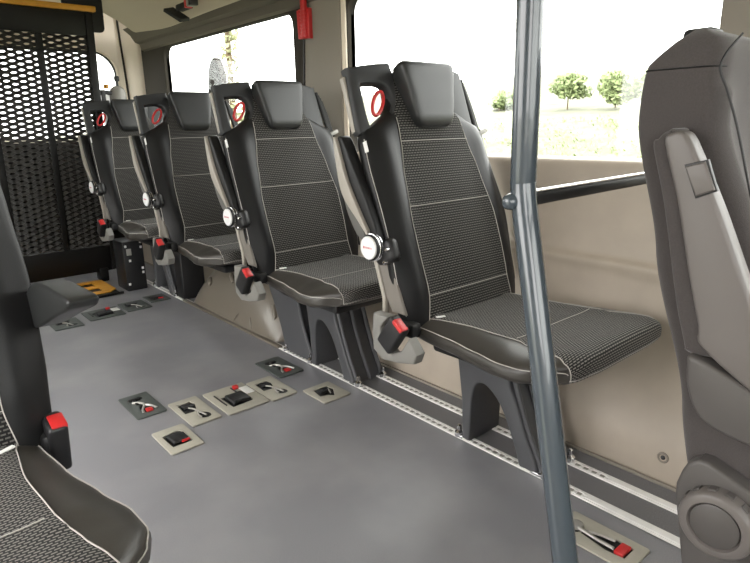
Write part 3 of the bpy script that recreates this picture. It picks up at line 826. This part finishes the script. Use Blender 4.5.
# ------------------------------------------------------------------ floor anchor plates
def oval(cx, cy, rx, ry, n=20): return [(cx+rx*math.cos(2*PI*k/n), cy+ry*math.sin(2*PI*k/n)) for k in range(n)]
def anchor(loc, w, l, kind, label, dark=False, group='floor anchor plates'):
    root = empty('floor_anchor', loc, label, 'anchor plate', group)
    th = .006
    pm = 'dplate' if dark else 'plate'
    holes = []
    hw, hl = w/2, l/2
    if kind == 'hook':      # wedge pocket plus small pocket, metal hook between
        holes = [[(-hw*.66, -hl*.08), (-hw*.60, hl*.66), (hw*.30, hl*.70), (hw*.46, hl*.45), (hw*.22, hl*.05), (-hw*.1, -hl*.1)], oval(hw*.28, -hl*.50, hw*.40, hl*.26, 16)]
    elif kind == 'fork':
        holes = [oval(-hw*.1, hl*.55, hw*.5, hl*.16, 14), oval(hw*.1, -hl*.35, hw*.45, hl*.38, 16)]
    elif kind == 'buckle':
        holes = [[(-hw*.60, -hl*.54), (-hw*.64, hl*.46), (hw*.35, hl*.60), (hw*.64, hl*.42), (hw*.60, -hl*.54)]]
    elif kind == 'reel':
        holes = [[(-hw*.52, -hl*.60), (-hw*.55, hl*.30), (hw*.42, hl*.38), (hw*.52, -hl*.55)]]
    elif kind == 'triangle':
        holes = [[(-hw*.66, -hl*.25), (-hw*.50, hl*.58), (hw*.50, hl*.56), (hw*.60, hl*.1), (hw*.08, -hl*.62), (-hw*.2, -hl*.36)]]
    elif kind == 'long':
        holes = [oval(0, hl*.62, hw*.42, hl*.16, 16), [(-hw*.22, hl*.45), (hw*.10, hl*.45), (hw*.30, hl*.1), (hw*.55, -hl*.30), (hw*.50, -hl*.72), (-hw*.35, -hl*.72), (-hw*.45, -hl*.3)]]
    plate('plate', [rrect(-hw, -hl, hw, hl, .008)]+holes, th, pm, root, .0015, XY(th/2+.0012))
    bm = bmesh.new(); box(bm, (0, 0, .0008), (w*.9, l*.9, .0012)); ob('pocket', bm, 'black', root)
    if kind == 'hook':
        bm = bmesh.new(); tube(bm, spline([(-hw*.25, hl*.35, .006), (0, hl*.05, .010), (hw*.12, -hl*.25, .011), (hw*.32, -hl*.60, .008)], 5), .0036, 8)
        tube(bm, spline([(hw*.1, -hl*.2, .010), (-hw*.05, -hl*.42, .008), (-hw*.02, -hl*.6, .007)], 4), .003, 8); ob('hook', bm, 'hook', root)
        bm = bmesh.new(); box(bm, (-hw*.1, hl*.40, .006), (hw*.75, hl*.34, .010), .003); ob('latch', bm, 'black', root)
    if kind == 'fork':
        bm = bmesh.new()
        tube(bm, spline([(-hw*.45, hl*.30, .008), (-hw*.1, hl*.10, .012), (hw*.05, -hl*.15, .012), (-hw*.30, -hl*.50, .010), (-hw*.35, -hl*.68, .008)], 5), .0048, 8)
        tube(bm, spline([(hw*.05, -hl*.15, .012), (hw*.40, -hl*.35, .011), (hw*.60, -hl*.62, .008)], 5), .0048, 8); ob('hook', bm, 'hook', root)
        bm = bmesh.new(); box(bm, (-hw*.15, hl*.55, .008), (hw*.8, hl*.18, .010), .003); box(bm, (-hw*.25, hl*.30, .008), (hw*.2, hl*.5, .010), .003); ob('latch', bm, 'black', root)
        bm = bmesh.new(); box(bm, (hw*.10, -hl*.55, .008), (hw*.45, hl*.26, .008), .003); p = ob('release_tab', bm, 'red', root); p['label'] = 'red release tab'
    if kind == 'buckle':
        bm = bmesh.new(); box(bm, (0, 0, .008), (hw*.95, hl*.85, .014), .005, 3, Matrix.Rotation(R(-6), 3, 'X'))
        ob('buckle', bm, 'black', root)
        bm = bmesh.new(); box(bm, (hw*.25, -hl*.42, .012), (hw*.5, hl*.10, .008), .002); p = ob('release_tab', bm, 'red', root); p['label'] = 'red release tab'
    if kind == 'reel':
        bm = bmesh.new(); box(bm, (hw*.02, -hl*.14, .010), (hw*.86, hl*.72, .018), .006, 3)
        box(bm, (-hw*.12, -hl*.45, .012), (hw*.5, hl*.10, .022), .003); ob('belt_reel', bm, 'black', root)
        bm = bmesh.new(); box(bm, (-hw*.68, hl*.10, .008), (hw*.05, hl*.95, .006), .001); box(bm, (hw*.28, hl*.52, .008), (hw*.05, hl*.55, .006), .001); ob('slot', bm, 'black', root)
        bm = bmesh.new(); box(bm, (hw*.45, hl*.66, .012), (hw*.24, hl*.18, .016), .003); p = ob('release_tab', bm, 'red', root); p['label'] = 'red release tab'
        bm = bmesh.new(); box(bm, (hw*.76, hl*.28, .008), (hw*.42, hl*.62, .003), .001); p = ob('label_sticker', bm, 'tagw', root); p['label'] = 'white sticker'
    if kind == 'triangle':
        bm = bmesh.new(); box(bm, (-hw*.05, hl*.18, .008), (hw*.8, hl*.42, .012), .004, 2)
        ob('latch', bm, 'black', root)
        bm = bmesh.new(); tube(bm, spline([(hw*.28, hl*.3, .010), (hw*.18, -.0, .012), (hw*.05, -hl*.3, .009)], 4), .003, 8); ob('hook', bm, 'hook', root)
    if kind == 'long':
        bm = bmesh.new(); tube(bm, spline([(-hw*.05, hl*.62, .008), (-hw*.1, hl*.40, .011), (-hw*.18, hl*.0, .011), (-hw*.15, -hl*.40, .009)], 5), .0045, 8)
        tube(bm, spline([(0, hl*.30, .011), (hw*.22, hl*.05, .010), (hw*.35, -hl*.3, .009)], 4), .004, 8); ob('hook', bm, 'hook', root)
        bm = bmesh.new(); lathe(bm, [(.006, hw*.34), (.012, hw*.32), (.014, hw*.2)], (hw*.10, hl*.66, 0), 'z', 20); ob('cap', bm, 'lgrey', root)
        bm = bmesh.new(); box(bm, (hw*.05, -hl*.56, .008), (hw*.8, hl*.24, .010), .003); p = ob('release_tab', bm, 'red', root); p['label'] = 'red release tab'
    return root
anchor((.685, 2.228, 0), .114, .225, 'fork', 'dark green grey anchor plate at the left end of the near floor row', True)
anchor((.818, 2.040, 0), .118, .235, 'hook', 'beige hook anchor plate just left of the large reel plate')
anchor((.682, 1.878, 0), .118, .185, 'buckle', 'beige anchor plate with black buckle, lowest in the photo of the near group')
anchor((.990, 2.028, 0), .180, .235, 'reel', 'largest beige anchor plate with belt reel and white sticker, middle of the near row')
anchor((1.146, 2.010, 0), .121, .220, 'hook', 'beige hook anchor plate just right of the large reel plate')
anchor((1.290, 2.180, 0), .126, .220, 'fork', 'dark green grey anchor plate beside the foot of the second seat', True)
anchor((1.292, 1.818, 0), .134, .158, 'triangle', 'beige anchor plate with triangular pocket, closest to the second seat pedestal')
anchor((1.290, .615, 0), .116, .215, 'long', 'long beige anchor plate with orange red tab at the foot of the pole')
GF = 'dark anchor plates near the lift'
anchor((.735, 3.545, 0), .150, .18, 'hook', 'dark anchor plate with metal hook under the raised armrest end at far left', True, GF)
anchor((.955, 3.60, 0), .200, .20, 'reel', 'dark anchor plate with white sticker in front of the yellow ramp frame', True, GF)
anchor((1.150, 3.63, 0), .150, .20, 'hook', 'dark hook anchor plate between the stickered plate and the rear rail', True, GF)
anchor((1.315, 3.70, 0), .130, .16, 'buckle', 'dark anchor plate furthest right in the rear row by the rail', True, GF)

# ------------------------------------------------------------------ wheel arch
wa = empty('wheel_arch', (1.57, 2.95, 0), 'glossy bronze grey wheel arch cover bulging from the floor behind the second seat', 'wheel arch')
def lpx(z):
    for (xa, za), (xb, zb) in zip(LP, LP[1:]):
        if za <= z <= zb: return xa+(xb-xa)*(z-za)/(zb-za)
    return LP[0][0]
def wap(t, p):
    th = PI*t; c, s = math.cos(th), math.sin(th)
    ph = min(1, p)*PI/2
    ry = .49+.06*math.sin(ph)
    z = .325*abs(s)**.8*max(0, math.sin(ph))**.9
    x = 1.428+.25*(ph/(PI/2))**1.25+.03*(1-s)**2
    if p > 1: x = lpx(z)-.004
    return Vector((min(x, lpx(z)-.004)-1.57, -ry*abs(c)**.9*(1 if c > 0 else -1), z))
bm = bmesh.new(); NT = 48; XSS = [0, .03, .08, .14, .22, .31, .41, .52, .64, .76, .88, 1.0, 2.0]
Gw = [[bm.verts.new(wap(k/NT, x)) for k in range(NT+1)] for x in XSS]
for A, B in zip(Gw, Gw[1:]):
    for k in range(NT): bm.faces.new((A[k], A[k+1], B[k+1], B[k]))
bm.faces.new(Gw[0]); bm.faces.new(Gw[-1][::-1])
bm.faces.new([g[0] for g in Gw] + [g[-1] for g in Gw[::-1]])
ob('cover', bm, 'arch', wa, 45)
bm = bmesh.new(); box(bm, (1.424-1.57, 0, .007), (.024, 1.14, .014), .004); ob('foot_flange', bm, 'arch', wa)
for t0, p0, t1, p1, r in ((.20, .30, .26, .42, .013), (.42, .34, .47, .46, .013), (.68, .32, .73, .44, .018), (.52, .42, .56, .52, .016), (.33, .04, .36, .14, .006), (.46, .04, .44, .12, .006)):
    bm = bmesh.new(); tube(bm, [wap(t0+(t1-t0)*k/4, p0+(p1-p0)*k/4) for k in range(5)], [r*.6, r, r, r, r*.6], 10); ob('embossed_bump', bm, 'arch', wa)

# ------------------------------------------------------------------ wheelchair lift at the rear
TILT = R(5)
lf = empty('lift_platform', (.69, 4.45, 0), 'black expanded mesh wheelchair lift platform folded upright at the rear doors', 'wheelchair lift', rot=(TILT, 0, 0))
HXL = .632
for x in (-HXL+.02, HXL-.02):
    bm = bmesh.new(); box(bm, (x, 0, .95), (.045, .05, 1.74), .006); ob('side_frame', bm, 'grille', lf)
for x in (-.27, 0, .31):
    bm = bmesh.new(); box(bm, (x, .012, .96), (.040, .03, 1.40), .004); ob('mesh_divider', bm, 'grille', lf)
bm = bmesh.new(); box(bm, (0, 0, 1.74), (1.25, .03, .16), .005); ob('top_panel', bm, 'grille', lf)
bm = bmesh.new(); box(bm, (0, .006, 1.565), (1.20, .02, .020), .003); ob('cross_bar', bm, 'grille', lf)
bm = bmesh.new(); box(bm, (0, 0, .17), (1.22, .03, .19), .005); ob('bottom_panel', bm, 'grille', lf)
bm = bmesh.new(); box(bm, (.02, -.03, 1.822), (1.26, .05, .034), .006); p = ob('yellow_edge', bm, 'yellow', lf); p['label'] = 'yellow safety edge bar'
plate('end_cap', [rrect(.48, 1.69, .725, 1.91, .03)], .03, 'grille', lf, .005, XZ(.06))
def expanded(bm, x0, x1, z0, z1, p=.092, h=.034, w=.0205):
    k = 0; z = z0
    while z < z1:
        # zigzag strand
        pts = []; ph = (k % 2)*.5
        n0 = math.floor((x0/p)*4)-2
        xs = []
        i = 0
        x = math.floor(x0/p)*p - p
        seq = []
        while x < x1+p:
            for a, b in ((0., 0.), (.16, 0.), (.5, 1.), (.66, 1.)): seq.append((x+(a+ph)*p, b))
            x += p
        # clip
        prev = None
        for (xa, ba), (xb, bb) in zip(seq, seq[1:]):
            if xb <= x0 or xa >= x1 or xb-xa < 1e-6: continue
            ca, cb = max(xa, x0), min(xb, x1)
            fa = ba+(bb-ba)*(ca-xa)/(xb-xa); fb = ba+(bb-ba)*(cb-xa)/(xb-xa)
            za, zb = z+fa*h*.5, z+fb*h*.5
            q = [bm.verts.new(v) for v in ((ca, -.007, za-w/2), (cb, -.007, zb-w/2), (cb, .007, zb+w/2), (ca, .007, za+w/2))]
            q2 = [bm.verts.new((v.co.x, v.co.y+.003, v.co.z-.002)) for v in q]
            bm.faces.new(q); bm.faces.new(q2[::-1])
            for j in range(4): bm.faces.new((q[j], q2[j], q2[(j+1) % 4], q[(j+1) % 4]))
        z += h*.5; k += 1
for x0, x1 in ((-.585, -.29), (-.25, -.02), (.02, .29), (.33, .61)):
    bm = bmesh.new(); expanded(bm, x0, x1, .265, 1.665); ob('mesh_panel', bm, 'mesh', lf, 20)
for x in (.53, -.53):
    bm = bmesh.new(); box(bm, (x, .02, .05), (.06, .10, .10), .01); ob('hinge_foot', bm, 'grille', lf)

rp = empty('ramp_plate', (.975, 4.19, 0), 'yellow edged lift ramp plate lying on the floor before the mesh', 'ramp')
bm = bmesh.new(); box(bm, (-.10, 0, .010), (.60, .42, .020), .004); ob('ramp_base', bm, 'grille', rp)
poly = [(-.40, -.19), (.15, -.19), (.20, -.14), (.20, .17), (.17, .19), (-.40, .19)]
h1 = [(-.36, -.13), (.12, -.13), (.12, -.035), (-.36, -.035)]
h2 = [(-.36, .035), (.12, .035), (.12, .13), (-.36, .13)]
p = plate('yellow_frame', [poly, h1, h2], .008, 'yellow', rp, .001, XY(.025)); p['label'] = 'yellow painted frame bars'
bm = bmesh.new(); box(bm, (-.05, -.22, .012), (.55, .012, .016), .003); ob('front_lip', bm, 'grille', rp)

lb = empty('lift_pump_box', (1.305, 4.10, 0), 'black bolted lift box standing on the floor under the rearmost seat', 'equipment box')
bm = bmesh.new(); box(bm, (0, 0, .17), (.135, .20, .34), .008); ob('box_body', bm, 'black', lb)
bm = bmesh.new()
for x, z in ((-.05, .31), (-.03, .21), (.05, .33), (.05, .295), (.048, .12), (.048, .15), (-.05, .05)):
    box(bm, (x, -.102, z), (.014, .008, .016), .002)
ob('box_bolt', bm, 'alu2', lb)
bm = bmesh.new(); box(bm, (-.032, -.104, .27), (.032, .006, .045), .002); ob('box_label', bm, 'lgrey', lb)

lm = empty('lift_motor', (1.47, 4.60, .90), 'pale lift motor cylinder poking up behind the rearmost seat', 'lift motor')
bm = bmesh.new(); lathe(bm, [(0, .058), (.42, .058), (.45, .048), (.47, .02)], (.06, 0, 0), 'z', 24); ob('motor_body', bm, 'lgrey', lm)
bm = bmesh.new(); lathe(bm, [(0, .03), (.42, .03), (.44, .02)], (-.03, 0, 0), 'z', 20); ob('hydraulic_ram', bm, 'alu2', lm)
bm = bmesh.new(); box(bm, (.0, -.02, .42), (.17, .02, .03), .004); box(bm, (-.05, -.02, .38), (.03, .03, .12), .004); ob('motor_clamp', bm, 'black', lm)
bm = bmesh.new(); lathe(bm, [(.45, .008), (.50, .008), (.505, .018), (.535, .018), (.54, .01)], (.065, 0, 0), 'z', 16); ob('motor_knob', bm, 'black', lm)
bm = bmesh.new(); lathe(bm, [(.45, .018), (.475, .018), (.48, .012)], (-.015, 0, 0), 'z', 16); p = ob('filler_cap', bm, 'yellow', lm); p['label'] = 'orange filler cap'
bm = bmesh.new(); box(bm, (.03, 0, -.02), (.26, .12, .05), .008); box(bm, (.03, 0, -.47), (.08, .08, .86), .008); ob('motor_post', bm, 'black', lm)

# ------------------------------------------------------------------ small things on wall and ceiling
eh = empty('emergency_hammer', (1.845, 2.63, 1.58), 'red emergency hammer in its holder on the pillar between the windows', 'hammer')
plate('holder', [[(-.045, -.09), (.055, -.085), (.06, .05), (.03, .055), (.025, -.05), (-.02, -.05), (-.03, .055), (-.045, .05)]], .03, 'red', eh, .005, YZ(-.005))
bm = bmesh.new(); box(bm, (-.024, -.012, .03), (.026, .034, .24), .008, 3); ob('hammer_handle', bm, 'red', eh)
bm = bmesh.new()
for k in range(8): box(bm, (-.022, -.012, -.075+.017*k), (.034, .040, .005), .001)
ob('handle_rib', bm, 'red', eh)
hs_ = empty('hanging_strap', (1.60, 3.52, 1.765), 'black belt buckle with red button hanging on the beige ceiling panel', 'strap')
bm = bmesh.new(); box(bm, (-.02, .05, -.055), (.08, .13, .02), .004, 2, Matrix.Rotation(R(35), 3, 'X') @ Matrix.Rotation(R(25), 3, 'Z'))
box(bm, (0, -.02, -.02), (.05, .14, .035), .008, 2); ob('strap_webbing', bm, 'belt', hs_)
bm = bmesh.new(); box(bm, (-.012, -.10, -.015), (.042, .022, .05), .004); p = ob('release_button', bm, 'red', hs_); p['label'] = 'red button'
bm = bmesh.new(); box(bm, (-.012, -.130, -.01), (.044, .028, .055), .006); ob('buckle_tip', bm, 'lgrey', hs_)
bm = bmesh.new(); box(bm, (-.008, -.158, -.005), (.05, .03, .06), .006); ob('buckle_end', bm, 'black', hs_)

# ------------------------------------------------------------------ outside
bm = bmesh.new(); bmesh.ops.create_grid(bm, x_segments=80, y_segments=80, size=60)
for v in bm.verts:
    v.co.x += 10
    v.co.z = -.75+max(0, v.co.x-4)*.115+.10*math.sin(v.co.x*.31)*math.cos(v.co.y*.27)+.08*random.random()
g = ob('ground', bm, 'grass'); struct(g)
def foliage(bm, c, rad, n, leaf):
    for k in range(n):
        while 1:
            p = Vector((random.uniform(-1, 1), random.uniform(-1, 1), random.uniform(-1, 1)))
            if p.length < 1: break
        p = Vector((p.x*rad[0], p.y*rad[1], p.z*rad[2]))+Vector(c)
        a = Vector((random.uniform(-1, 1), random.uniform(-1, 1), random.uniform(-1, 1))).normalized()*leaf
        b = a.orthogonal().normalized()*leaf*.6
        vs = [bm.verts.new(q) for q in (p-a, p-b, p+a, p+b)]
        bm.faces.new(vs)
def tree(name, loc, h, rad, label, cat, m='leaf', n=420, leaf=.09, trunk=.08, group=None):
    root = empty(name, loc, label, cat, group)
    bm = bmesh.new()
    tube(bm, [(0, 0, 0), (.05*h*.2, 0, h*.4), (0, .03*h, h*.8)], [trunk, trunk*.8, trunk*.3], 8)
    ob('trunk', bm, 'bark', root)
    bm = bmesh.new()
    for k in range(5):
        c = (random.uniform(-.45, .45)*rad, random.uniform(-.45, .45)*rad, h*.50+random.uniform(-.28, .32)*h)
        foliage(bm, c, (rad*.6, rad*.6, h*.22), n//5, leaf)
    ob('foliage', bm, m, root, 0, recalc=False)
    return root
gz = lambda x: -.75+max(0, x-4)*.115
for (x, y), h, r, lab in (((24, 14.7), 1.5, .75, 'small tree on the horizon just right of the grab pole'),
                          ((24, 12.5), 1.45, .7, 'small tree on the horizon in the middle of the near window'),
                          ((24, 11.2), 1.4, .7, 'small tree on the horizon touching the grey front seat'),
                          ((24, 18.4), 1.3, .9, 'small tree on the horizon between the nearest seat and the pole')):
    tree('tree', (x, y, gz(x)), h*1.05, r*1.35, lab, 'tree', n=1100, leaf=.12, trunk=.03, group='small trees on the horizon')
bm = bmesh.new()
for k in range(190):
    x = random.uniform(8.5, 19); y = x*random.uniform(.36, 1.0)
    foliage(bm, (x, y, gz(x)+.12), (.55, .55, random.uniform(.12, .34)), 26, .07)
tag(ob('undergrowth', bm, 'leaf', None, 0, recalc=False), 'pale green leafy undergrowth covering the meadow slope outside the near window', 'undergrowth', None, 'stuff')
# creeper covered trunk seen through the rear side window
root = empty('slim_tree', (4.3, 8.1, -.72), 'slim yellow leaved tree seen through the rear side window', 'tree')
bm = bmesh.new(); tube(bm, [(0, 0, 0), (.02, .02, 2.2), (0, 0, 4.6)], [.06, .05, .03], 8); ob('trunk', bm, 'bark', root)
bm = bmesh.new()
for k in range(16): foliage(bm, (random.uniform(-.05, .05), random.uniform(-.05, .05), .5+.27*k), (.18, .18, .2), 42, .06)
ob('foliage', bm, 'leafy', root, 0, recalc=False)
for k, (x, y, h, r, lab) in enumerate(((5.6, 14.0, 2.0, .9, 'green shrub low in the corner of the rear side window'), (7.0, 12.6, 1.9, .7, 'green shrub seen between third and second seat tops'))):
    tree('shrub', (x, y, -.75), h, r, lab, 'shrub', n=500, leaf=.11, trunk=.03, group='shrubs outside the rear side window')
ov = empty('oval_panel', (2.02, 4.0, 1.21), 'tan oval object with notched edge outside the rear side window', 'panel')
pl_ = [tuple(p)[:2] for p in spline([(-.11, -.1, 0), (-.115, .1, 0), (-.09, .24, 0), (-.03, .32, 0), (.04, .30, 0), (.095, .20, 0), (.115, .06, 0), (.11, -.1, 0)], 5)]
plate('oval_face', [pl_], .05, 'sole', ov, .012, YZ(0))
for k in range(4):
    bm = bmesh.new(); box(bm, (-.03, -.045-.012*k, .235-.05*k), (.02, .045, .02), .006, 2, Matrix.Rotation(R(20), 3, 'X')); ob('notch', bm, 'midgrey', ov)
bm = bmesh.new(); tube(bm, [(0, 0, -.08), (0, 0, -1.85)], .02, 8); ob('post', bm, 'bark', ov)

# ------------------------------------------------------------------ light, camera
w = bpy.data.worlds.new('World'); scn.world = w; w.use_nodes = True
nt = w.node_tree; bg = nt.nodes['Background']
bg.inputs['Color'].default_value = (1.0, .975, .955, 1)
bg.inputs['Strength'].default_value = 4.0

f, H = 587.097, 1.06565
yaw, pitch, roll = R(40.76269), R(14.95268), R(-1.07101)
fwd = Vector((math.sin(yaw)*math.cos(pitch), math.cos(yaw)*math.cos(pitch), -math.sin(pitch)))
rt = Vector((math.cos(yaw), -math.sin(yaw), 0)); upv = rt.cross(fwd)
r2 = rt*math.cos(roll)+upv*math.sin(roll); u2 = -rt*math.sin(roll)+upv*math.cos(roll)
cam = bpy.data.cameras.new('Camera'); co = bpy.data.objects.new('Camera', cam); COL.objects.link(co)
cam.sensor_width = 36; cam.lens = f/750*36; cam.clip_start = .02; cam.clip_end = 500
mw = Matrix((( r2.x, u2.x, -fwd.x, 0), (r2.y, u2.y, -fwd.y, 0), (r2.z, u2.z, -fwd.z, H), (0, 0, 0, 1)))
co.matrix_world = mw
scn.camera = co
scn.view_settings.view_transform = 'Standard'
scn.view_settings.look = 'None'
scn.view_settings.exposure = 0.95
scn.view_settings.gamma = 1
scn.view_settings.use_curve_mapping = False
scn.cycles.max_bounces = 10
scn.cycles.diffuse_bounces = 6
scn.cycles.transparent_max_bounces = 16
